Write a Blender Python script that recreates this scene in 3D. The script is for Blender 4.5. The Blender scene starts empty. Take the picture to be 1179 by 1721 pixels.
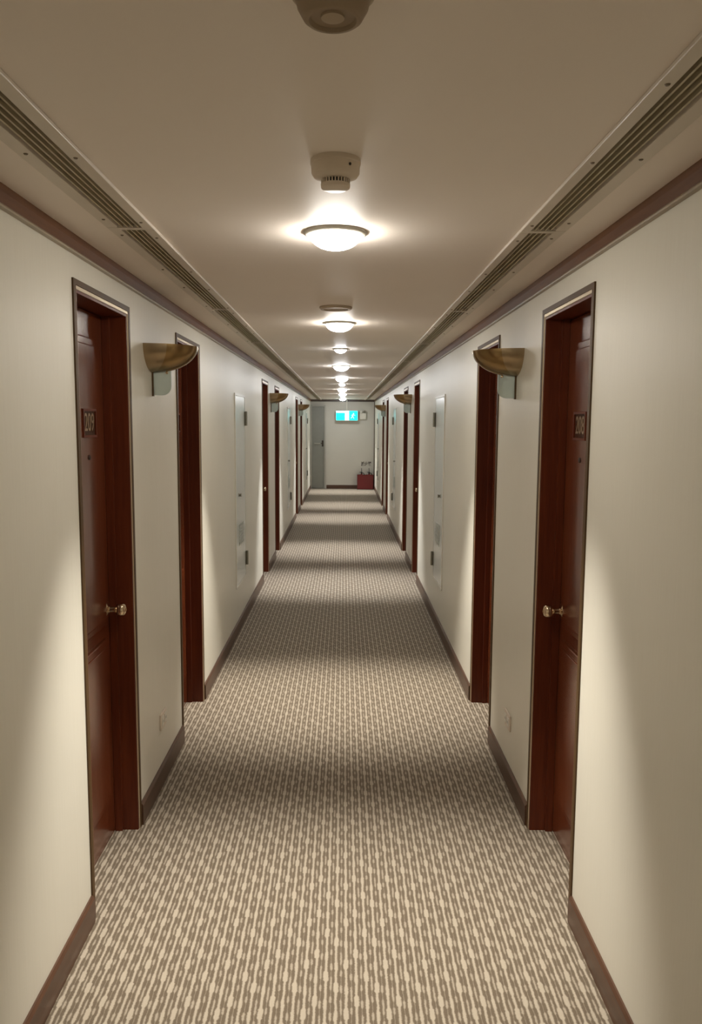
import bpy, bmesh, math
from math import sin, cos, pi, radians
from mathutils import Matrix, Vector

# ------------------------------------------------------------------ camera
F_PX, PITCH, YAW, ROLL = 1340.65, .1119, .0096, .0062
EYE = 1.76
WL, WR, CEIL, END, BACK = -.881, .817, 2.355, 21.23, -4.2
PAIRS = (3.787, 9.79, 15.79)            # middle of each pair of guest room doors
ACCESS = (6.79, 12.79, 18.79)
DOWNLIGHTS = (2.60, 4.90, 8.60, 10.90, 14.60, 16.90, 20.25)
NIGHTLIGHTS = (6.60, 12.60, 18.60)
LX = -.03

def axis(a, b, c):
    cr, sr = cos(-ROLL), sin(-ROLL)
    a, b = a*cr - b*sr, a*sr + b*cr
    y = c*cos(PITCH) - b*sin(PITCH); z = -b*cos(PITCH) - c*sin(PITCH)
    return Vector((a*cos(YAW) + y*sin(YAW), -a*sin(YAW) + y*cos(YAW), z))
rt, up, fw = axis(1, 0, 0), -axis(0, 1, 0), axis(0, 0, 1)
scene = bpy.context.scene
COL = scene.collection
cam_data = bpy.data.cameras.new('camera')
cam = bpy.data.objects.new('camera', cam_data); COL.objects.link(cam)
cam_data.sensor_fit = 'HORIZONTAL'; cam_data.sensor_width = 36
cam_data.lens = F_PX/1179*36; cam_data.clip_start = .02
m = Matrix.Identity(4)
for i, v in enumerate((rt, up, -fw)):
    for j in range(3): m[j][i] = v[j]
m[0][3], m[1][3], m[2][3] = 0, 0, EYE
cam.matrix_world = m
scene.camera = cam

# ------------------------------------------------------------------ light
scene.view_settings.view_transform = 'Standard'
scene.view_settings.look = 'None'
scene.view_settings.gamma = 1
scene.view_settings.use_curve_mapping = False
scene.view_settings.exposure = 0.0
SPOT_W, SPOT_SIZE, SPOT_BLEND, SPOT_WIDE = 290, 52, 1.0, 2.1
DOME_E, NIGHT_E = 102, 130
LAMP_COL = (1.0, .95, .86)
COOL_COL = (.97, .985, 1.0)
world = bpy.data.worlds.new('world'); scene.world = world
world.use_nodes = True
world.node_tree.nodes['Background'].inputs[0].default_value = (.01, .01, .01, 1)

# ------------------------------------------------------------------ materials
def lin(c):
    return tuple((x/255/12.92 if x/255 <= .04045 else ((x/255+.055)/1.055)**2.4) for x in c)
class NT:
    def __init__(s, name):
        s.m = bpy.data.materials.new(name); s.m.use_nodes = True
        s.t = s.m.node_tree; s.b = s.t.nodes['Principled BSDF']
    def n(s, typ, **kw):
        n = s.t.nodes.new(typ)
        for k, v in kw.items(): setattr(n, k, v)
        return n
    def put(s, sock, v):
        if isinstance(v, bpy.types.NodeSocket): s.t.links.new(v, sock)
        else: sock.default_value = v
    def math(s, op, a, b=0., c=0.):
        n = s.n('ShaderNodeMath', operation=op)
        for i, v in enumerate((a, b, c)): s.put(n.inputs[i], v)
        return n.outputs[0]
    def mix(s, f, a, b):
        n = s.n('ShaderNodeMix', data_type='RGBA')
        s.put(n.inputs[0], f); s.put(n.inputs[6], a); s.put(n.inputs[7], b)
        return n.outputs[2]
    def ramp(s, f, stops, interp='LINEAR'):
        n = s.n('ShaderNodeValToRGB'); n.color_ramp.interpolation = interp
        el = n.color_ramp.elements
        while len(el) > 1: el.remove(el[-1])
        for i, (p, v) in enumerate(stops):
            e = el[0] if i == 0 else el.new(p)
            e.position = p; e.color = (v, v, v, 1) if isinstance(v, (int, float)) else (*v, 1)
        s.put(n.inputs[0], f); return n.outputs[0]
    def noise(s, vec, scale, detail=3, rough=.5):
        n = s.n('ShaderNodeTexNoise'); s.put(n.inputs['Vector'], vec)
        n.inputs['Scale'].default_value = scale; n.inputs['Detail'].default_value = detail
        n.inputs['Roughness'].default_value = rough
        return n.outputs['Fac']
    def mapping(s, scale=(1, 1, 1), loc=(0, 0, 0), src='Object'):
        tc = s.n('ShaderNodeTexCoord'); mp = s.n('ShaderNodeMapping')
        s.t.links.new(tc.outputs[src], mp.inputs[0])
        mp.inputs['Scale'].default_value = scale; mp.inputs['Location'].default_value = loc
        return mp.outputs[0]
    def bump(s, h, strength, dist):
        n = s.n('ShaderNodeBump'); n.inputs['Strength'].default_value = strength
        n.inputs['Distance'].default_value = dist
        s.t.links.new(h, n.inputs['Height']); s.t.links.new(n.outputs[0], s.b.inputs['Normal'])
def plain(name, rgb, rough=.5, metal=0., spec=.5, var=.06, nscale=9, **kw):
    """a simple coated surface with a little procedural variation"""
    t = NT(name); v = t.mapping()
    f = t.noise(v, nscale, 3)
    c = lin(rgb)
    a = (*[min(1, x*(1-var)) for x in c], 1); b = (*[min(1, x*(1+var)) for x in c], 1)
    t.put(t.b.inputs['Base Color'], t.mix(f, a, b))
    t.b.inputs['Roughness'].default_value = rough
    t.b.inputs['Metallic'].default_value = metal
    t.b.inputs['Specular IOR Level'].default_value = spec
    for k, x in kw.items(): t.b.inputs[k].default_value = x
    return t.m

def wall_mat():
    t = NT('vinyl_wallpaper')
    v = t.mapping((60, 60, 1.6)); f = t.noise(v, 3, 4, .6)
    w = t.noise(t.mapping((1, 1, .5)), 1.3, 3)
    c = t.mix(f, (*lin((222, 217, 202)), 1), (*lin((231, 227, 214)), 1))
    c = t.mix(t.ramp(w, [(.3, 0.), (.8, .35)]), c, (*lin((211, 205, 188)), 1))
    t.put(t.b.inputs['Base Color'], c)
    t.b.inputs['Roughness'].default_value = .42; t.b.inputs['Specular IOR Level'].default_value = .35
    t.bump(f, .12, .001)
    return t.m
def ceil_mat():
    t = NT('ceiling_paint')
    f = t.noise(t.mapping(), 2.2, 4)
    t.put(t.b.inputs['Base Color'], t.mix(f, (*lin((240, 229, 218)), 1), (*lin((245, 235, 225)), 1)))
    t.b.inputs['Roughness'].default_value = .55; t.b.inputs['Specular IOR Level'].default_value = .3
    t.bump(t.noise(t.mapping(), 140, 2), .05, .001)
    return t.m
def wood_mat(name, dark, light, rough=.24, grain=(22, 22, 1.4), coat=.3, spec=.5):
    t = NT(name)
    f = t.noise(t.mapping(grain), 2.2, 6, .62)
    g = t.noise(t.mapping((90, 90, 3)), 4, 3)
    f2 = t.math('ADD', t.math('MULTIPLY', f, .8), t.math('MULTIPLY', g, .2))
    t.put(t.b.inputs['Base Color'], t.mix(t.ramp(f2, [(.35, 0.), (.68, 1.)]), (*lin(dark), 1), (*lin(light), 1)))
    t.b.inputs['Roughness'].default_value = rough
    t.b.inputs['Coat Weight'].default_value = coat; t.b.inputs['Coat Roughness'].default_value = .18
    t.b.inputs['Specular IOR Level'].default_value = spec
    return t.m
def carpet_mat():
    t = NT('striped_carpet')
    tc = t.n('ShaderNodeTexCoord'); sp = t.n('ShaderNodeSeparateXYZ')
    t.t.links.new(tc.outputs['Object'], sp.inputs[0])
    nz = t.noise(t.mapping((1, 1, 1)), 160, 2)
    nz2 = t.noise(t.mapping((1, 1, 1)), 22, 2)
    x = t.math('ADD', t.math('ADD', sp.outputs[0], t.math('MULTIPLY', t.math('SUBTRACT', nz, .5), .006)), t.math('MULTIPLY', t.math('SUBTRACT', nz2, .5), .006))
    u = t.math('MULTIPLY', x, 1/.0322)
    def column(off, phases, widths):
        uu = t.math('ADD', u, off)
        cell = t.math('FLOOR', uu); fr = t.math('SUBTRACT', t.math('FRACT', uu), .5)
        k = t.math('MULTIPLY', t.math('FLOORED_MODULO', cell, 4.), .25)
        ph = t.ramp(k, [(i*.25 - (.02 if i else 0), p) for i, p in enumerate(phases)], 'CONSTANT')
        v = t.math('FRACT', t.math('ADD', t.math('MULTIPLY', sp.outputs[1], 1/.22), ph))
        w = t.ramp(v, widths, 'LINEAR')
        d = t.math('SUBTRACT', w, t.math('ABSOLUTE', fr))
        mr = t.n('ShaderNodeMapRange', interpolation_type='SMOOTHSTEP')
        t.put(mr.inputs[0], d); mr.inputs[1].default_value = -.085; mr.inputs[2].default_value = .075
        return mr.outputs[0]
    A = column(0., (.09, .85, .35, .58), [(0, .12), (.03, .24), (.19, .24), (.23, .12), (.45, .12), (.5, .17), (.62, .17), (.67, .11), (.99, .12)])
    B = column(.5, (.25, .0, .55, .78), [(0, -.06), (.03, .10), (.12, .10), (.15, -.06), (.24, -.06), (.28, .085), (.52, .085), (.56, -.06), (.66, -.06), (.70, .11), (.80, .11), (.84, -.06)])
    f = t.math('MAXIMUM', A, t.math('MULTIPLY', B, .8))
    fz = t.noise(t.mapping((1, 1, 1)), 420, 2)
    brown = t.mix(fz, (*lin((88, 76, 62)), 1), (*lin((120, 106, 88)), 1))
    cream = t.mix(fz, (*lin((156, 144, 126)), 1), (*lin((190, 178, 160)), 1))
    c = t.mix(f, brown, cream)
    t.put(t.b.inputs['Base Color'], c)
    t.b.inputs['Roughness'].default_value = .95; t.b.inputs['Specular IOR Level'].default_value = .15
    t.b.inputs['Sheen Weight'].default_value = .15; t.b.inputs['Sheen Roughness'].default_value = .5
    h = t.math('ADD', t.math('MULTIPLY', f, .6), t.math('MULTIPLY', fz, .7))
    t.bump(h, .5, .003)
    return t.m
def emit_mat(name, rgb, strength):
    t = NT(name)
    f = t.noise(t.mapping(), 4, 1)
    c = t.mix(f, (*[x*.97 for x in rgb], 1), (*rgb, 1))
    t.put(t.b.inputs['Base Color'], c); t.put(t.b.inputs['Emission Color'], c)
    t.b.inputs['Emission Strength'].default_value = strength
    return t.m
def glass_mat():
    t = NT('frosted_green_glass')
    t.put(t.b.inputs['Base Color'], t.mix(t.noise(t.mapping(), 30, 2), (*lin((205, 216, 208)), 1), (*lin((214, 224, 216)), 1)))
    t.b.inputs['Roughness'].default_value = .4; t.b.inputs['Transmission Weight'].default_value = .7
    t.b.inputs['IOR'].default_value = 1.3
    return t.m

M = dict(
    wall=wall_mat(), ceil=ceil_mat(), carpet=carpet_mat(),
    door=wood_mat('lacquered_mahogany_door', (86, 38, 17), (114, 58, 32), .22, coat=.6),
    jamb=wood_mat('dark_mahogany_frame', (84, 34, 16), (106, 48, 23), .4, coat=.0, spec=.3),
    base=wood_mat('brown_baseboard', (72, 48, 34), (92, 62, 44), .4, (20, 1.2, 20), .15),
    crown=wood_mat('brown_cornice', (92, 58, 32), (112, 74, 44), .6, (20, 1.2, 20), .0, .2),
    crownlip=plain('cornice_lip', (150, 132, 106), .3),
    bronze=plain('bronze_trim', (92, 72, 46), .45, .5, nscale=20),
    bead=plain('polished_trim_bead', (214, 198, 172), .34, .7, nscale=30),
    brass=plain('polished_brass', (222, 202, 174), .16, 1., nscale=30),
    abrass=plain('antique_brass', (150, 124, 84), .3, .95, var=.2, nscale=14),
    abrass2=plain('antique_brass_band', (168, 148, 118), .3, .9, var=.15, nscale=14),
    plate=plain('number_plate_wood', (98, 66, 44), .35),
    digit=plain('number_metal', (172, 148, 120), .3, .6),
    black=plain('black_rubber', (24, 22, 20), .5),
    vent=plain('vent_enamel', (216, 206, 192), .42),
    slat=plain('vent_slat_enamel', (190, 178, 152), .45),
    duct=plain('duct_dark', (132, 118, 90), .8),
    screw=plain('screw_dark', (120, 106, 88), .4, .3),
    plastic=plain('ivory_plastic', (224, 210, 192), .4),
    plasticd=plain('aged_plastic', (150, 130, 106), .45),
    plasticr=plain('aged_plastic_rim', (176, 158, 134), .45),
    white=plain('white_plastic', (226, 222, 210), .35),
    steelw=plain('pale_enamelled_steel', (216, 220, 214), .25, var=.03),
    steelg=plain('grey_steel_door', (140, 141, 135), .3, .25),
    steeld=plain('grey_steel_edge', (170, 168, 160), .35, .3),
    hinge=plain('zinc_hinge', (140, 136, 122), .35, .6),
    grille=plain('grey_grille', (176, 180, 170), .4),
    red=plain('red_enamel', (104, 30, 28), .4),
    cyan=emit_mat('sign_green_face', (0.0, .88, .90), 1.7),
    cyan2=emit_mat('sign_pale_face', (.45, .98, .95), 1.6),
    signw=emit_mat('sign_white_face', (.95, 1.0, 1.0), 1.7),
    dome=emit_mat('lamp_diffuser', LAMP_COL, DOME_E),
    domec=emit_mat('cool_lamp_diffuser', COOL_COL, DOME_E),
    dome2=emit_mat('small_lamp_diffuser', (.95, .97, 1.0), NIGHT_E),
    glass=glass_mat(), endwall=plain('grey_cream_paint', (206, 203, 194), .5, var=.03, nscale=3),
    ink=plain('dark_sign_ink', (48, 36, 26), .6),
    bronze2=plain('aged_bronze_casing', (84, 62, 36), .5, 0., .25),
    trimdark=wood_mat('dark_corner_strip', (60, 44, 32), (76, 58, 44), .4, coat=.1),
)

# ------------------------------------------------------------------ mesh helpers
class MB:
    def __init__(s): s.bm = bmesh.new()
    def box(s, x0, x1, y0, y1, z0, z1, bev=0):
        b = bmesh.new(); bmesh.ops.create_cube(b, size=1)
        for v in b.verts:
            v.co = Vector(((x0+x1)/2 + v.co.x*(x1-x0), (y0+y1)/2 + v.co.y*(y1-y0), (z0+z1)/2 + v.co.z*(z1-z0)))
        if bev: bmesh.ops.bevel(b, geom=b.edges[:], offset=bev, segments=2, affect='EDGES', profile=.5)
        return s.merge(b)
    def merge(s, b, mat=None):
        if mat: bmesh.ops.transform(b, matrix=mat, verts=b.verts)
        me = bpy.data.meshes.new('tmp'); b.to_mesh(me); b.free()
        s.bm.from_mesh(me); bpy.data.meshes.remove(me); return s
    def lathe(s, prof, seg=40, mat=None):
        """prof: list of (radius, height) revolved round Z"""
        b = bmesh.new(); rings = []
        for r, z in prof:
            if r < 1e-6: rings.append([b.verts.new((0, 0, z))])
            else: rings.append([b.verts.new((r*cos(2*pi*i/seg), r*sin(2*pi*i/seg), z)) for i in range(seg)])
        for a, c in zip(rings, rings[1:]):
            for i in range(seg):
                j = (i+1) % seg
                if len(a) == 1 and len(c) > 1: b.faces.new((a[0], c[i], c[j]))
                elif len(c) == 1 and len(a) > 1: b.faces.new((a[i], c[0], a[j]))
                elif len(a) > 1: b.faces.new((a[i], c[i], c[j], a[j]))
        for r in (rings[0], rings[-1]):
            if len(r) > 1: b.faces.new(r)
        return s.merge(b, mat)
    def prism(s, pts, d0, d1, fn, bev=0):
        """2D outline pts extruded from depth d0 to d1; fn(a,b,d)->(x,y,z)"""
        b = bmesh.new()
        lo = [b.verts.new(fn(p[0], p[1], d0)) for p in pts]; hi = [b.verts.new(fn(p[0], p[1], d1)) for p in pts]
        b.faces.new(lo); top = b.faces.new(hi)
        for i in range(len(pts)):
            j = (i+1) % len(pts); b.faces.new((lo[i], lo[j], hi[j], hi[i]))
        bmesh.ops.recalc_face_normals(b, faces=b.faces)
        if bev: bmesh.ops.bevel(b, geom=list(top.edges), offset=bev, segments=2, affect='EDGES', profile=.5)
        return s.merge(b)
    def tube(s, pts, r, seg=10):
        b = bmesh.new(); rings = []
        pts = [Vector(p) for p in pts]
        for i, p in enumerate(pts):
            t = (pts[min(i+1, len(pts)-1)] - pts[max(i-1, 0)]).normalized()
            a = t.cross(Vector((0, 0, 1))); a = a.normalized() if a.length > 1e-3 else Vector((1, 0, 0))
            c = t.cross(a)
            rings.append([b.verts.new(p + a*r*cos(2*pi*k/seg) + c*r*sin(2*pi*k/seg)) for k in range(seg)])
        for q, w in zip(rings, rings[1:]):
            for i in range(seg): b.faces.new((q[i], q[(i+1) % seg], w[(i+1) % seg], w[i]))
        b.faces.new(rings[0]); b.faces.new(rings[-1])
        return s.merge(b)
    def build(s, name, mat, parent=None, smooth=False, loc=None):
        bmesh.ops.recalc_face_normals(s.bm, faces=s.bm.faces)
        me = bpy.data.meshes.new(name); s.bm.to_mesh(me); s.bm.free()
        me.materials.append(mat)
        if smooth:
            for p in me.polygons: p.use_smooth = True
            me.set_sharp_from_angle(angle=radians(38))
        o = bpy.data.objects.new(name, me); COL.objects.link(o)
        if parent: o.parent = parent
        if loc: o.location = loc
        return o
def tag(o, label=None, cat=None, group=None, kind=None):
    if label: o['label'] = label
    if cat: o['category'] = cat
    if group: o['group'] = group
    if kind: o['kind'] = kind
    return o
def empty(name, loc, label=None, cat=None, group=None, kind=None):
    o = bpy.data.objects.new(name, None); COL.objects.link(o); o.location = loc
    o.empty_display_size = .05
    return tag(o, label, cat, group, kind)
def copy_tree(o, parent=None):
    kids = [c for c in COL.objects if c.parent == o]
    c = o.copy(); COL.objects.link(c); c.parent = parent
    for k in kids: copy_tree(k, c)
    return c
def text_mesh(name, txt, size, mat, depth, parent, mw, squeeze=1.):
    cu = bpy.data.curves.new(name, 'FONT'); cu.body = txt; cu.size = size
    cu.align_x = 'CENTER'; cu.align_y = 'CENTER'; cu.extrude = depth; cu.offset = .003 if size > .1 else 0
    tmp = bpy.data.objects.new(name, cu); COL.objects.link(tmp)
    dg = bpy.context.evaluated_depsgraph_get()
    me = bpy.data.meshes.new_from_object(tmp.evaluated_get(dg))
    bpy.data.objects.remove(tmp)
    me.transform(mw @ Matrix.Diagonal((squeeze, 1, 1, 1)))
    me.materials.clear(); me.materials.append(mat)
    o = bpy.data.objects.new(name, me); COL.objects.link(o); o.parent = parent
    return o

# ------------------------------------------------------------------ shell
D0, D1 = .485, 1.107        # door opening, measured from the middle of its pair
OPEN_TOP = 2.19
TRIM_W = .030
DW = D1 - D0
OPENINGS = []
for c in PAIRS: OPENINGS += [(c-D1, c-D0), (c+D0, c+D1)]

b = MB(); b.box(WL-.3, WR+.3, BACK-.2, END+.2, -.12, 0)
tag(b.build('floor', M['carpet']), 'striped brown and cream carpet running down the corridor', 'floor', kind='structure')

def side_wall(name, x0, x1, label):
    b = MB(); y = BACK
    for a, c in OPENINGS:
        b.box(x0, x1, y, a, 0, CEIL); b.box(x0, x1, a, c, OPEN_TOP, CEIL); y = c
    b.box(x0, x1, y, END, 0, CEIL)
    tag(b.build(name, M['wall']), label, 'wall', kind='structure')
side_wall('wall_left', WL-.22, WL, 'cream papered wall on the left side of the corridor')
side_wall('wall_right', WR, WR+.22, 'cream papered wall on the right side of the corridor')
b = MB(); b.box(WL-.22, WR+.22, END, END+.2, 0, CEIL)
tag(b.build('wall_end', M['endwall']), 'cream wall closing the far end of the corridor', 'wall', kind='structure')
b = MB(); b.box(WL-.22, WR+.22, BACK-.2, BACK, 0, CEIL)
tag(b.build('wall_back', M['wall']), 'wall behind the camera', 'wall', kind='structure')

# vent strips, distance from corridor middle line (left / right)
VY0, VSEG = .77, 1.78
VI, VS0, VS1, VO = .585, .618, .698, .735      # inner flange, slots, outer flange
VRI, VRS0, VRS1, VRO = .540, .570, .650, .687
b = MB()
for x0, x1 in ((WL-.22, -VS1), (-VS0, VRS0), (VRS1, WR+.22)): b.box(x0, x1, BACK-.2, END+.2, CEIL, CEIL+.12)
for x0, x1 in ((-VS1, -VS0), (VRS0, VRS1)): b.box(x0, x1, BACK-.2, VY0, CEIL, CEIL+.12)
for x0, x1 in ((-VS1, -VS0), (VRS0, VRS1)): b.box(x0, x1, VY0, END+.2, CEIL+.05, CEIL+.12)
tag(b.build('ceiling', M['ceil']), 'plain flat cream ceiling of the corridor', 'ceiling', kind='structure')

def runs(lo, hi):
    y, out = lo, []
    for a, c in OPENINGS: out.append((y, a-TRIM_W)); y = c+TRIM_W
    out.append((y, hi)); return out
for nm, x0, sgn in (('left', WL, 1), ('right', WR, -1)):
    b = MB()
    for y0, y1 in runs(BACK, END):
        b.prism([(0, 0), (.013, 0), (.013, .088), (.006, .098), (0, .098)], y0, y1, lambda p, q, d: (x0+sgn*p, d, q))
    tag(b.build('baseboard_'+nm, M['base']), 'brown baseboard along the foot of the %s wall' % nm, 'baseboard', kind='structure')
for n, (nm, x0, sgn) in enumerate((('left', WL, 1), ('right', WR, -1))):
    t = empty('trim_%d' % (n+1), (x0, 0, CEIL), 'brown wooden cornice along the top of the %s wall' % nm, 'cornice', kind='structure')
    b = MB(); b.prism([(0, 0), (.016, 0), (.016, -.02), (.011, -.05), (0, -.05)], BACK, END, lambda p, q, d: (sgn*p, d, q))
    b.build('board', M['crown'], t)
    b = MB(); b.prism([(0, -.05), (.015, -.05), (.017, -.054), (.015, -.058), (0, -.058)], BACK, END, lambda p, q, d: (sgn*p, d, q))
    tag(b.build('lip', M['crownlip'], t), 'paler thin lip')
b = MB(); b.box(WL, WR, END-.015, END, CEIL-.055, CEIL)
tag(b.build('trim_3', M['trimdark']), 'dark cornice strip above the end wall', 'cornice', kind='structure')
b = MB(); b.box(WR-.018, WR, END-.018, END, 0, CEIL-.055)
tag(b.build('trim_4', M['trimdark']), 'thin dark strip in the right corner of the end wall', 'corner strip', kind='structure')
b = MB(); b.box(-.455, WR-.018, END-.013, END, 0, .098)
tag(b.build('baseboard_end', M['base']), 'dark baseboard along the foot of the end wall', 'baseboard', kind='structure')

# ------------------------------------------------------------------ guest room doors
REC = .095
def make_door(side, knob_far):
    """origin at the floor on the wall plane, centre of the opening; s along +y, n into the corridor"""
    def P(s, n, z): return (n*side, s, z)
    def fn(s, z, n): return P(s, n, z)
    def bx(mb, s0, s1, n0, n1, z0, z1, bev=0):
        mb.box(*sorted((n0*side, n1*side)), s0, s1, z0, z1, bev)
    h = DW/2
    r = empty('door_1', (0, 0, 0), kind='structure')
    # lining of the opening
    f = MB(); T = .012
    bx(f, -h, -h+T, -REC-.06, .001, 0, OPEN_TOP); bx(f, h-T, h, -REC-.06, .001, 0, OPEN_TOP)
    bx(f, -h+T, h-T, -REC-.06, .001, OPEN_TOP-T, OPEN_TOP)
    for s0, s1 in ((-h+T, -h+T+.012), (h-T-.012, h-T)): bx(f, s0, s1, -REC, -REC+.03, 0, OPEN_TOP-T)
    f.build('door_frame', M['jamb'], r)
    # bronze casing, mitred round three sides, with polished inner bead
    def ring(a0, a1, z0, z1, n1):
        mb = MB()
        mb.prism([(-a1, 0), (-a0, 0), (-a0, z0), (a0, z0), (a0, 0), (a1, 0), (a1, z1), (-a1, z1)], 0, n1, fn)
        return mb
    o = OPEN_TOP
    ring(h+.005, h+TRIM_W, o+.011, o+TRIM_W, .006).build('casing', M['bronze2'], r)
    mb = MB()
    mb.prism([(-h-.005, 0), (-h+.001, 0), (-h+.001, o-.003), (h-.001, o-.003), (h-.001, 0), (h+.005, 0), (h+.005, o+.011), (-h-.005, o+.011)], 0, .005, fn, .0025)
    tag(mb.build('bead', M['bead'], r), 'polished metal inner edge')
    # leaf
    lw = h-T-.003; top = OPEN_TOP-T-.004
    lf = MB(); bx(lf, -lw, lw, -REC-.042, -REC-.001, .006, top, .002)
    leaf = lf.build('door_leaf', M['door'], r)
    n0 = -REC-.001
    def panel(z0, z1, notch):
        w = lw-.068
        def outline(g):
            ww, a, c = w-g, z0+g, z1-g
            if not notch: return [(-ww, a), (ww, a), (ww, c), (-ww, c)]
            q = .055; pts = [(-ww, a), (ww, a), (ww, c-q)]
            for i in range(1, 7):
                t = pi/2*i/6; pts.append((ww - q*sin(t)*1.0, c - q*cos(t)))
            pts += [(-x, z) for x, z in reversed(pts[2:])]
            return pts
        mb = MB()
        mb.prism(outline(0), n0-.002, n0+.009, fn, .006)
        p = mb.build('panel', M['door'], leaf)
        mb = MB(); mb.prism(outline(.028), n0+.006, n0+.014, fn, .005)
        mb.build('raised_field', M['door'], p)
    panel(.925, 2.075, True); panel(.17, .87, False)
    # knob
    ks = (lw-.045)*(1 if knob_far else -1); kz = .985
    rot = Matrix.Translation(P(ks, n0, kz)) @ Matrix.Rotation(side*pi/2, 4, 'Y')
    k = MB()
    k.lathe([(0, 0), (.034, 0), (.034, .003), (.030, .008), (.018, .011), (.013, .016), (.0115, .034), (.014, .040),
             (.022, .045), (.0275, .054), (.0285, .063), (.026, .072), (.020, .078), (.0085, .081), (.0085, .079), (0, .079)], 32, rot)
    k.build('door_knob', M['brass'], r, smooth=True)
    # number plate and peephole
    pm = MB(); pc = 0.055; pz0, pz1 = 1.700, 1.802
    bx(pm, pc-.075, pc+.075, n0, n0+.014, pz0, pz1, .003)
    pl = pm.build('number_plate', M['plate'], r)
    rm = MB()
    rm.prism([(pc-.078, pz0-.003), (pc+.078, pz0-.003), (pc+.078, pz0+.006), (pc-.078, pz0+.006)], n0, n0+.019, fn)
    rm.prism([(pc-.078, pz1-.006), (pc+.078, pz1-.006), (pc+.078, pz1+.003), (pc-.078, pz1+.003)], n0, n0+.019, fn)
    rm.prism([(pc+.069, pz0+.006), (pc+.078, pz0+.006), (pc+.078, pz1-.006), (pc+.069, pz1-.006)], n0, n0+.019, fn)
    rm.prism([(pc-.078, pz0+.006), (pc-.069, pz0+.006), (pc-.069, pz1-.006), (pc-.078, pz1-.006)], n0, n0+.019, fn)
    rm.build('plate_frame', M['jamb'], pl)
    ph = MB(); rot = Matrix.Translation(P(pc-.012, n0, 1.622)) @ Matrix.Rotation(side*pi/2, 4, 'Y')
    ph.lathe([(0, 0), (.010, 0), (.010, .016), (.0085, .018), (.006, .018), (.005, .0165), (0, .0165)], 20, rot)
    ph.build('peephole', M['ink'], r, smooth=True)
    return r, pl, n0
ordn = ['nearest', 'middle', 'farthest']
num = 0
door_y = [(c-(D0+D1)/2, c+(D0+D1)/2) for c in PAIRS]
for side, x0, sname, code in ((1, WL, 'left', '209'), (-1, WR, 'right', '208')):
    for which in (0, 1):
        proto, plate, n0 = make_door(side, which == 0)
        for i in range(3):
            d = proto if i == 0 else copy_tree(proto)
            num += 1; d.name = 'door_%d' % num
            d.location = (x0, door_y[i][which], 0)
            d['label'] = 'reddish brown guest room door recessed in the %s wall, %s door of the %s pair' % (
                sname, ('nearer', 'farther')[which], ordn[i])
            d['category'] = 'door'
        if which == 0:      # raised digits, built after the copies: only these two can be read
            n = n0+.0142
            mw = Matrix.Translation((n*side, .053, 1.751)) @ Matrix.Rotation(side*pi/2, 4, 'Z') @ Matrix.Rotation(pi/2, 4, 'X')
            text_mesh('digits', code, .096, M['digit'], .002, plate, mw, .80)

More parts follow.
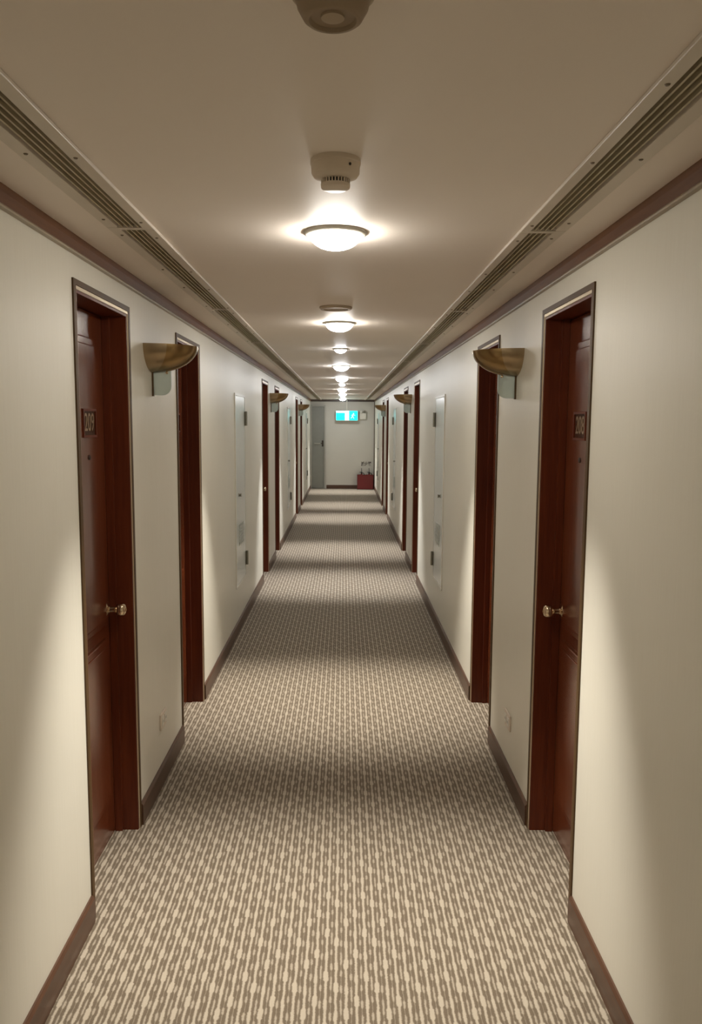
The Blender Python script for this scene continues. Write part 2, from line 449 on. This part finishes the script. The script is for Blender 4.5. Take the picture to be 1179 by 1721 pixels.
# ------------------------------------------------------------------ wall sconces
def make_sconce(side):
    r = empty('wall_sconce', (0, 0, 0))
    A, B, H, ZT = .155, .205, .115, 2.100      # half length, reach, depth, rim height
    def surf(g, u0, u1, v0, v1, nu, nv, th):
        """part of a quarter ellipsoid; u around (0..pi), v down (0..pi/2)"""
        bm = bmesh.new(); grids = []
        for k in (0, -th):
            grid = []
            for j in range(nv+1):
                row = []
                for i in range(nu+1):
                    u = u0+(u1-u0)*i/nu; v = v0+(v1-v0)*j/nv
                    aa, bb, hh = A+g+k, B+g+k, H+g+k
                    row.append(bm.verts.new((side*max(0, bb*sin(u)*cos(v)), aa*cos(u)*cos(v), ZT - hh*sin(v))))
                grid.append(row)
            grids.append(grid)
        for gi, grid in enumerate(grids):
            for j in range(nv):
                for i in range(nu): bm.faces.new((grid[j][i], grid[j][i+1], grid[j+1][i+1], grid[j+1][i]))
        a, c = grids
        for j in range(nv):
            for i in (0, nu): bm.faces.new((a[j][i], a[j+1][i], c[j+1][i], c[j][i]))
        for i in range(nu):
            for j in (0, nv): bm.faces.new((a[j][i], a[j][i+1], c[j][i+1], c[j][i]))
        bmesh.ops.remove_doubles(bm, verts=bm.verts, dist=1e-5)
        return bm
    s = MB(); s.merge(surf(0, 0, pi, 0, pi/2, 40, 16, .004)); bowl = s.build('bowl', M['abrass'], r, smooth=True)
    s = MB(); s.merge(surf(.004, 0, .50, 0, pi/2-.02, 8, 16, .004)); s.merge(surf(.004, pi-.50, pi, 0, pi/2-.02, 8, 16, .004))
    tag(s.build('wall_band', M['abrass2'], bowl, smooth=True), 'paler band next to the wall')
    s = MB(); s.merge(surf(.006, pi/2-.10, pi/2+.10, 0, pi/2-.02, 6, 20, .006))
    tag(s.build('keel_band', M['abrass2'], bowl, smooth=True), 'paler band under the bowl')
    s = MB(); s.box(*sorted((0, side*.006)), -.10, .10, ZT-.09, ZT-.004); s.build('back_plate', M['abrass'], r)
    # glass fin standing out from the wall
    g = MB(); zt, zb, w = ZT-.108, ZT-.222, .088
    pts = [(0.004, zb), (.045, zb)] + [(.045+.043*sin(t), zb+.043*(1-cos(t))) for t in [pi/2*i/8 for i in range(1, 9)]] + [(w, zt+.016), (.004, zt+.010)]
    g.prism(pts, -.005, .005, lambda p, q, d: (side*p, d, q))
    g.build('glass_fin', M['glass'], r)
    s = MB(); s.box(*sorted((0, side*.008)), -.008, .008, zb-.004, zt+.012); s.build('fin_mount', M['bronze'], r)
    s = MB(); s.lathe([(0, 0), (.006, 0), (.006, .005), (0, .007)], 14, Matrix.Translation((side*.07, -.005, zt-.012)) @ Matrix.Rotation(pi/2, 4, 'X'))
    s.build('bolt', M['brass'], r, smooth=True)
    s = MB(); s.tube([(side*.075, -.06, ZT-.035), (side*.075, .06, ZT-.035)], .006); s.build('lamp_tube', M['white'], r, smooth=True)
    s = MB()
    s.box(*sorted((side*.069, side*.083)), -.068, .068, ZT-.052, ZT-.043); [s.box(*sorted((side*.069, side*.083)), q-.006, q+.006, ZT-.045, ZT-.026) for q in (-.062, .062)]
    s.build('lamp_holder', M['black'], r)
    return r
SC_OFF = {1: -.07, -1: .04}
for side, x0, sname in ((1, WL, 'left'), (-1, WR, 'right')):
    proto = make_sconce(side)
    for i, c in enumerate(PAIRS):
        o = proto if i == 0 else copy_tree(proto)
        o.location = (x0, c+SC_OFF[side], 0)
        tag(o, 'unlit antique brass boat-shaped sconce over a glass fin, %s one on the %s wall' % (ordn[i], sname), 'wall lamp', 'brass sconces between the doors')

# ------------------------------------------------------------------ access doors flush in the walls
def make_access(side):
    r = empty('access_door', (0, 0, 0))
    def bx(mb, s0, s1, n0, n1, z0, z1, bev=0): mb.box(*sorted((n0*side, n1*side)), s0, s1, z0, z1, bev)
    m_ = MB(); bx(m_, -.30, .30, 0, .006, .40, 1.97, .002); m_.build('door_leaf', M['steelw'], r)
    m_ = MB()
    for a in ((-.318, -.302, .384, 1.99), (.302, .318, .384, 1.99), (-.302, .302, 1.972, 1.99), (-.302, .302, .384, .398)):
        bx(m_, a[0], a[1], 0, .008, a[2], a[3])
    m_.build('door_frame', M['white'], r)
    for z0 in (1.725, .485):
        m_ = MB(); bx(m_, .262, .322, .0, .010, z0, z0+.125, .002)
        m_.lathe([(0, 0), (.011, 0), (.011, .125), (0, .125)], 16, Matrix.Translation((side*.019, .302, z0)))
        m_.build('hinge', M['hinge'], r)
    m_ = MB(); m_.lathe([(0, 0), (.016, 0), (.016, .004), (.009, .006), (.009, .012), (.014, .015), (.014, .022), (0, .024)], 20,
                        Matrix.Translation((side*.006, -.135, 1.15)) @ Matrix.Rotation(side*pi/2, 4, 'Y'))
    m_.build('knob', M['hinge'], r, smooth=True)
    m_ = MB(); bx(m_, -.14, .14, .006, .009, .72, .90, .001)
    for k in range(6): bx(m_, -.125, .125, .009, .012, .735+k*.026, .745+k*.026)
    m_.build('grille', M['grille'], r)
    return r
for side, x0, sname in ((1, WL, 'left'), (-1, WR, 'right')):
    proto = make_access(side)
    for i, c in enumerate(ACCESS):
        o = proto if i == 0 else copy_tree(proto)
        o.location = (x0, c, 0)
        tag(o, 'pale flush access door with two grey hinges in the %s wall, beyond the %s pair of room doors' % (sname, ordn[i]), 'access door', 'flush access doors in the walls')

# ------------------------------------------------------------------ sockets
for side, x0, sname in ((1, WL, 'left'), (-1, WR, 'right')):
    r = empty('wall_socket', (x0, 3.78, .31), 'ivory wall socket low on the %s wall below the nearest sconce' % sname, 'socket', 'wall sockets below the nearest sconces')
    b = MB(); b.box(*sorted((0, side*.008)), -.06, .06, -.040, .040, .003); b.build('cover_plate', M['plastic'], r)
    b = MB()
    for q in (-.028, .028): b.box(*sorted((side*.007, side*.011)), q-.018, q+.018, -.022, .022, .0015)
    b.build('socket_insert', M['white'], r)
    for q in (-.028, .028):
        for dd in (-.006, .006):
            b = MB(); b.box(*sorted((side*.0105, side*.0113)), q+dd-.001, q+dd+.001, -.006, .006); b.build('slot', M['black'], r)

# ------------------------------------------------------------------ linear slot vents
def make_vent(length, sgn, with_screws):
    vi, s0, s1, vo = (VI, VS0, VS1, VO) if sgn < 0 else (VRI, VRS0, VRS1, VRO)
    r = empty('slot_vent', (0, 0, CEIL))
    def bx(mb, x0, x1, y0, y1, z0, z1, bev=0): mb.box(*sorted((sgn*x0, sgn*x1)), y0, y1, z0, z1, bev)
    f = MB(); g = .0015
    bx(f, vi, s0, g, length-g, -.010, 0, .002); bx(f, s1, vo, g, length-g, -.002, 0, .001)
    bx(f, s0, s1, g, g+.012, -.006, .004); bx(f, s0, s1, length-g-.012, length-g, -.006, .004)
    f.build('frame', M['vent'], r)
    d = MB(); bx(d, s0, s1, g, length-g, .020, .026)
    d.build('duct_backing', M['duct'], r)
    n = 4; pitch = (s1-s0)/(n+1)
    for k in range(1, n+1):
        sl = MB(); c = s0+pitch*k
        sl.prism([(c-.0022, -.004), (c+.0022, -.004), (c+.0030, .019), (c-.0010, .019)], g+.012, length-g-.012, lambda p, q, dd: (sgn*p, dd, q))
        sl.build('slat', M['slat'], r)
    if with_screws:
        for y in (.10, .68, 1.10, length-.10):
            for x, z in (((vi+s0)/2+.002, -.010), ((s1+vo)/2-.002, -.002)):
                s = MB(); s.lathe([(0, -.0025), (.0035, -.0025), (.0055, 0), (.0055, .002), (0, .002)], 12, Matrix.Translation((sgn*x, y, z)))
                s.build('screw', M['screw'], r)
    return r
nth = ['nearest', 'second nearest', 'third nearest', 'fourth nearest', 'fifth nearest', 'sixth nearest', 'seventh nearest', 'eighth nearest',
       'ninth nearest', 'tenth nearest', 'next to last', 'last']
NV = 12
for sgn, sname in ((-1, 'left'), (1, 'right')):
    near, far = make_vent(VSEG, sgn, True), make_vent(VSEG, sgn, False)
    last = make_vent(END-.02-(VY0+VSEG*(NV-1)), sgn, False)
    for i in range(NV):
        if i == 0: o = near
        elif i < 3: o = copy_tree(near)
        elif i == 3: o = far
        elif i < NV-1: o = copy_tree(far)
        else: o = last
        o.location = (0, VY0+VSEG*i, CEIL)
        tag(o, '%s section of the slotted air vent on the %s side of the ceiling' % (nth[i], sname), 'air vent', 'slotted vent sections in the ceiling')

# ------------------------------------------------------------------ ceiling lights
def lamp(name, y, kind, spot, cool=False):
    r = empty(name, (LX, y, CEIL))
    big = kind == 'big'
    R = .100 if big else .066
    b = MB(); b.lathe([(R, 0), (R, -.004), (R-.006, -.010), (R-.016, -.012), (R-.018, -.006), (R-.018, 0)], 40)
    b.build('trim_ring', M['white'], r, smooth=True)
    q = R-.018; dep = .048 if big else .030
    b = MB(); b.lathe([(q, -.001)] + [(q*cos(t), -.006-dep*sin(t)) for t in [pi/2*i/10 for i in range(0, 10)]] + [(0, -.006-dep)], 40)
    b.build('diffuser', M[('domec' if cool else 'dome') if big else 'dome2'], r, smooth=True)
    if spot:
        L = bpy.data.lights.new('lamp_beam', 'SPOT'); L.energy = SPOT_W; L.spot_size = radians(SPOT_SIZE); L.spot_blend = SPOT_BLEND
        L.color = COOL_COL if cool else LAMP_COL; L.shadow_soft_size = .05
        lo = bpy.data.objects.new('lamp_beam', L); COL.objects.link(lo); lo.parent = r; lo.location = (0, 0, -.068); lo.scale = (SPOT_WIDE, 1, 1)
    return r
dl = ['just past the ivory smoke detector', 'over the far door of the nearest pair', 'over the near door of the middle pair', 'over the far door of the middle pair',
      'over the near door of the farthest pair', 'over the far door of the farthest pair', 'last before the exit sign']
proto = lamp('ceiling_light', DOWNLIGHTS[0], 'big', True)
for i, y in enumerate(DOWNLIGHTS):
    if i == 2: o = protoc = lamp('ceiling_light', y, 'big', True, True)
    elif i > 2: o = copy_tree(protoc)
    else: o = proto if i == 0 else copy_tree(proto)
    o.location = (LX, y, CEIL)
    tag(o, 'bright round ceiling light, ' + dl[i], 'ceiling light', 'round ceiling lights')
o = copy_tree(proto); o.location = (LX, -1.12, CEIL)
tag(o, 'round ceiling light nearest the camera, above and behind the viewpoint', 'ceiling light', 'round ceiling lights')
proto = lamp('small_ceiling_light', NIGHTLIGHTS[0], 'small', False)
for i, y in enumerate(NIGHTLIGHTS):
    o = proto if i == 0 else copy_tree(proto)
    o.location = (LX, y, CEIL)
    tag(o, 'smaller ceiling light level with the access doors beyond the %s pair of room doors' % ordn[i], 'ceiling light', 'small ceiling lights')

# ------------------------------------------------------------------ detectors and the flat disc on the ceiling
r = empty('smoke_detector', (-.022, 1.90, CEIL), 'ivory smoke detector with a slotted neck in front of the first lit lamp', 'smoke detector')
b = MB(); b.lathe([(0, 0), (.057, 0), (.058, -.010), (.056, -.012), (.055, -.030), (.050, -.038), (.035, -.044), (.033, -.044), (0, -.044)], 48)
b.build('body', M['plastic'], r, smooth=True)
b = MB()
for k in range(28):
    a = 2*pi*k/28; bb = bmesh.new(); bmesh.ops.create_cube(bb, size=1)
    b.merge(bb, Matrix.Rotation(a, 4, 'Z') @ Matrix.Translation((.0315, 0, -.049)) @ Matrix.Diagonal((.003, .0032, .011, 1)))
b.build('vent_ribs', M['plastic'], r)
b = MB(); b.lathe([(0, -.043), (.027, -.043), (.027, -.056), (0, -.056)], 32); b.build('sensor_chamber', M['black'], r)
b = MB(); b.lathe([(0, -.054), (.034, -.054), (.033, -.062), (.028, -.065), (0, -.065)], 40); b.build('cap', M['plastic'], r, smooth=True)
b = MB(); b.lathe([(0, 0), (.003, 0), (.003, .003), (0, .004)], 10, Matrix.Translation((.033, -.0445, -.022)) @ Matrix.Rotation(pi/2, 4, 'X'))
b.build('indicator_lamp', M['ink'], r)

r = empty('heat_detector', (-.018, 1.165, CEIL), 'dull brown round heat detector nearest the camera on the ceiling', 'heat detector')
b = MB(); b.lathe([(0, 0), (.060, 0), (.061, -.006), (.058, -.014), (.052, -.020), (0, -.020)], 48); b.build('base_ring', M['plasticr'], r, smooth=True)
b = MB(); b.lathe([(0, -.018), (.052, -.018), (.049, -.030), (.041, -.044), (.037, -.047), (.033, -.047), (.030, -.042), (0, -.040)], 48)
b.build('body', M['plasticd'], r, smooth=True)
b = MB(); b.lathe([(0, -.039), (.017, -.039), (.016, -.044), (0, -.047)], 32); b.build('sensor_disc', M['plasticr'], r, smooth=True)

r = empty('ceiling_speaker', (-.045, 4.24, CEIL), 'flat round grey cover plate on the ceiling just before the second lit lamp', 'ceiling disc')
b = MB(); b.lathe([(.062, -.006), (.085, 0), (.085, -.006), (.078, -.014), (.064, -.014), (.062, -.010)], 48); b.build('rim', M['plasticr'], r, smooth=True)
b = MB(); b.lathe([(0, 0), (.063, 0), (.063, -.009), (0, -.009)], 40); b.build('cover', M['plasticd'], r)

# ------------------------------------------------------------------ end wall
E_ = END
r = empty('door_13', (-.674, E_, 0), 'narrow grey steel door with a push bar at the left of the end wall', 'door', kind='structure')
b = MB(); b.box(-.165, .155, -.040, -.002, .008, 2.17, .002); leaf = b.build('door_leaf', M['steelg'], r)
b = MB(); b.box(.157, .190, -.055, 0, 0, 2.215); b.box(-.205, -.167, -.055, 0, 0, 2.215); b.box(-.167, .157, -.055, 0, 2.173, 2.215)
b.build('door_frame', M['steeld'], r)
b = MB(); b.box(-.150, .140, -.043, -.040, .03, .42, .001); b.build('kick_plate', M['steelg'], r)
b = MB(); b.box(-.10, .05, -.085, -.062, 1.185, 1.215, .004); b.box(-.10, -.085, -.065, -.040, 1.18, 1.22); b.box(.035, .05, -.065, -.040, 1.18, 1.22)
b.build('push_bar', M['steeld'], r)
b = MB(); b.box(.095, .135, -.052, -.040, 1.12, 1.28, .003); b.tube([(.115, -.05, 1.20), (.115, -.085, 1.20), (.07, -.085, 1.20)], .009)
b.build('handle', M['ink'], r)

r = empty('exit_sign', (.078, E_-.11, 1.935), 'glowing green and white exit sign hanging above the end wall', 'exit sign')
b = MB(); b.box(-.292, .292, -.035, .035, -.132, .132, .006); b.build('housing', M['white'], r)
b = MB(); b.box(-.012, .012, -.012, .012, .128, CEIL-1.935); b.build('hanger', M['white'], r)
def face(name, x0, x1, z0, z1, mt, dy=0):
    q = MB(); q.box(x0, x1, -.0385-dy, -.035, z0, z1); return q.build(name, mt, r)
face('left_panel', -.280, -.050, -.120, .070, M['cyan'])
face('pale_strip', -.280, -.050, .070, .120, M['cyan2'])
face('white_doorway', -.050, .055, -.120, .120, M['signw'])
face('right_panel', .055, .280, -.120, .120, M['cyan'])
q = MB()      # faint running figure on the right half
fig = lambda p, z, d: (p, d, z)
q.lathe([(0, -.001), (.016, -.001), (.016, .001), (0, .001)], 20, Matrix.Translation((.175, -.0395, .055)) @ Matrix.Rotation(pi/2, 4, 'X'))
for pts in ([(.150, .035), (.178, .035), (.165, -.025), (.140, -.015)], [(.140, -.015), (.165, -.025), (.195, -.070), (.180, -.078)],
            [(.140, -.012), (.152, -.030), (.115, -.075), (.100, -.066)], [(.175, .030), (.178, .016), (.215, .000), (.220, .012)],
            [(.150, .032), (.158, .018), (.118, .000), (.112, .010)]):
    q.prism(pts, -.0405, -.0385, fig)
q.build('running_figure', M['cyan2'], r)

r = empty('emergency_light', (.500, E_, 1.955), 'small white twin emergency lamp on the end wall beside the exit sign', 'emergency light')
b = MB(); b.box(-.085, .085, -.06, 0, -.115, .05, .008); b.build('housing', M['white'], r)
for x in (-.045, .05):
    b = MB(); b.lathe([(0, -.03), (.020, -.03), (.036, .012), (.034, .014), (0, .006)], 24, Matrix.Translation((x, -.06, .080)) @ Matrix.Rotation(radians(75), 4, 'X'))
    b.build('lamp_head', M['white' if x < 0 else 'hinge'], r, smooth=True)
    b = MB(); b.box(x-.006, x+.006, -.045, -.030, .045, .075); b.build('bracket', M['hinge'], r)

r = empty('extinguisher_box', (.575, E_-.125, 0), 'red open-topped box holding two fire extinguishers at the end wall', 'extinguisher box')
b = MB(); X, Y, Hh, t_ = .213, .105, .375, .006
b.box(-X, X, -Y, -Y+t_, .0, Hh); b.box(-X, X, Y-t_, Y, .0, Hh); b.box(-X, -X+t_, -Y, Y, .0, Hh); b.box(X-t_, X, -Y, Y, .0, Hh); b.box(-X, X, -Y, Y, 0, .012)
b.build('body', M['red'], r)
b = MB(); b.box(-X-.004, X+.004, -Y-.004, -Y+t_+.002, Hh-.004, Hh+.008); b.box(-X-.004, X+.004, Y-t_-.002, Y+.004, Hh-.004, Hh+.008)
b.box(-X-.004, -X+t_+.002, -Y, Y, Hh-.004, Hh+.008); b.box(X-t_-.002, X+.004, -Y, Y, Hh-.004, Hh+.008)
b.build('rim', M['red'], r)
for n, (x, nm) in enumerate(((.475, 'left'), (.675, 'right'))):
    r = empty('fire_extinguisher', (x, E_-.125, .012), 'fire extinguisher with a black valve, %s one of the two in the red box' % nm, 'fire extinguisher', 'fire extinguishers in the red box')
    b = MB(); b.lathe([(0, 0), (.066, 0), (.068, .006), (.068, .31), (.060, .35), (.036, .375), (.020, .385), (.020, .40), (0, .40)], 32); b.build('cylinder', M['red'], r, smooth=True)
    b = MB(); b.lathe([(0, .398), (.018, .398), (.018, .43), (.010, .44), (0, .44)], 20)
    b.box(-.055, .018, -.010, .010, .432, .446, .002); b.build('valve', M['black'], r)
    b = MB(); b.prism([(-.004, .44), (.012, .44), (.004, .55), (-.010, .545)], -.009, .009, fig); b.build('lever', M['black'], r)
    b = MB(); b.tube([(.015, 0, .420), (.045, -.004, .418), (.066, -.006, .395), (.082, -.01, .33), (.086, -.01, .25), (.084, -.012, .12)], .010); b.build('hose', M['black'], r, smooth=True)
mw = Matrix.Translation((.600, E_-.002, 1.768-1.109)) @ Matrix.Rotation(pi/2, 4, 'X')
o = text_mesh('extinguisher_sign', '滅火器', .118, M['ink'], .0015, None, mw, .78)
tag(o, 'dark lettering on the end wall above the red extinguisher box', 'sign')
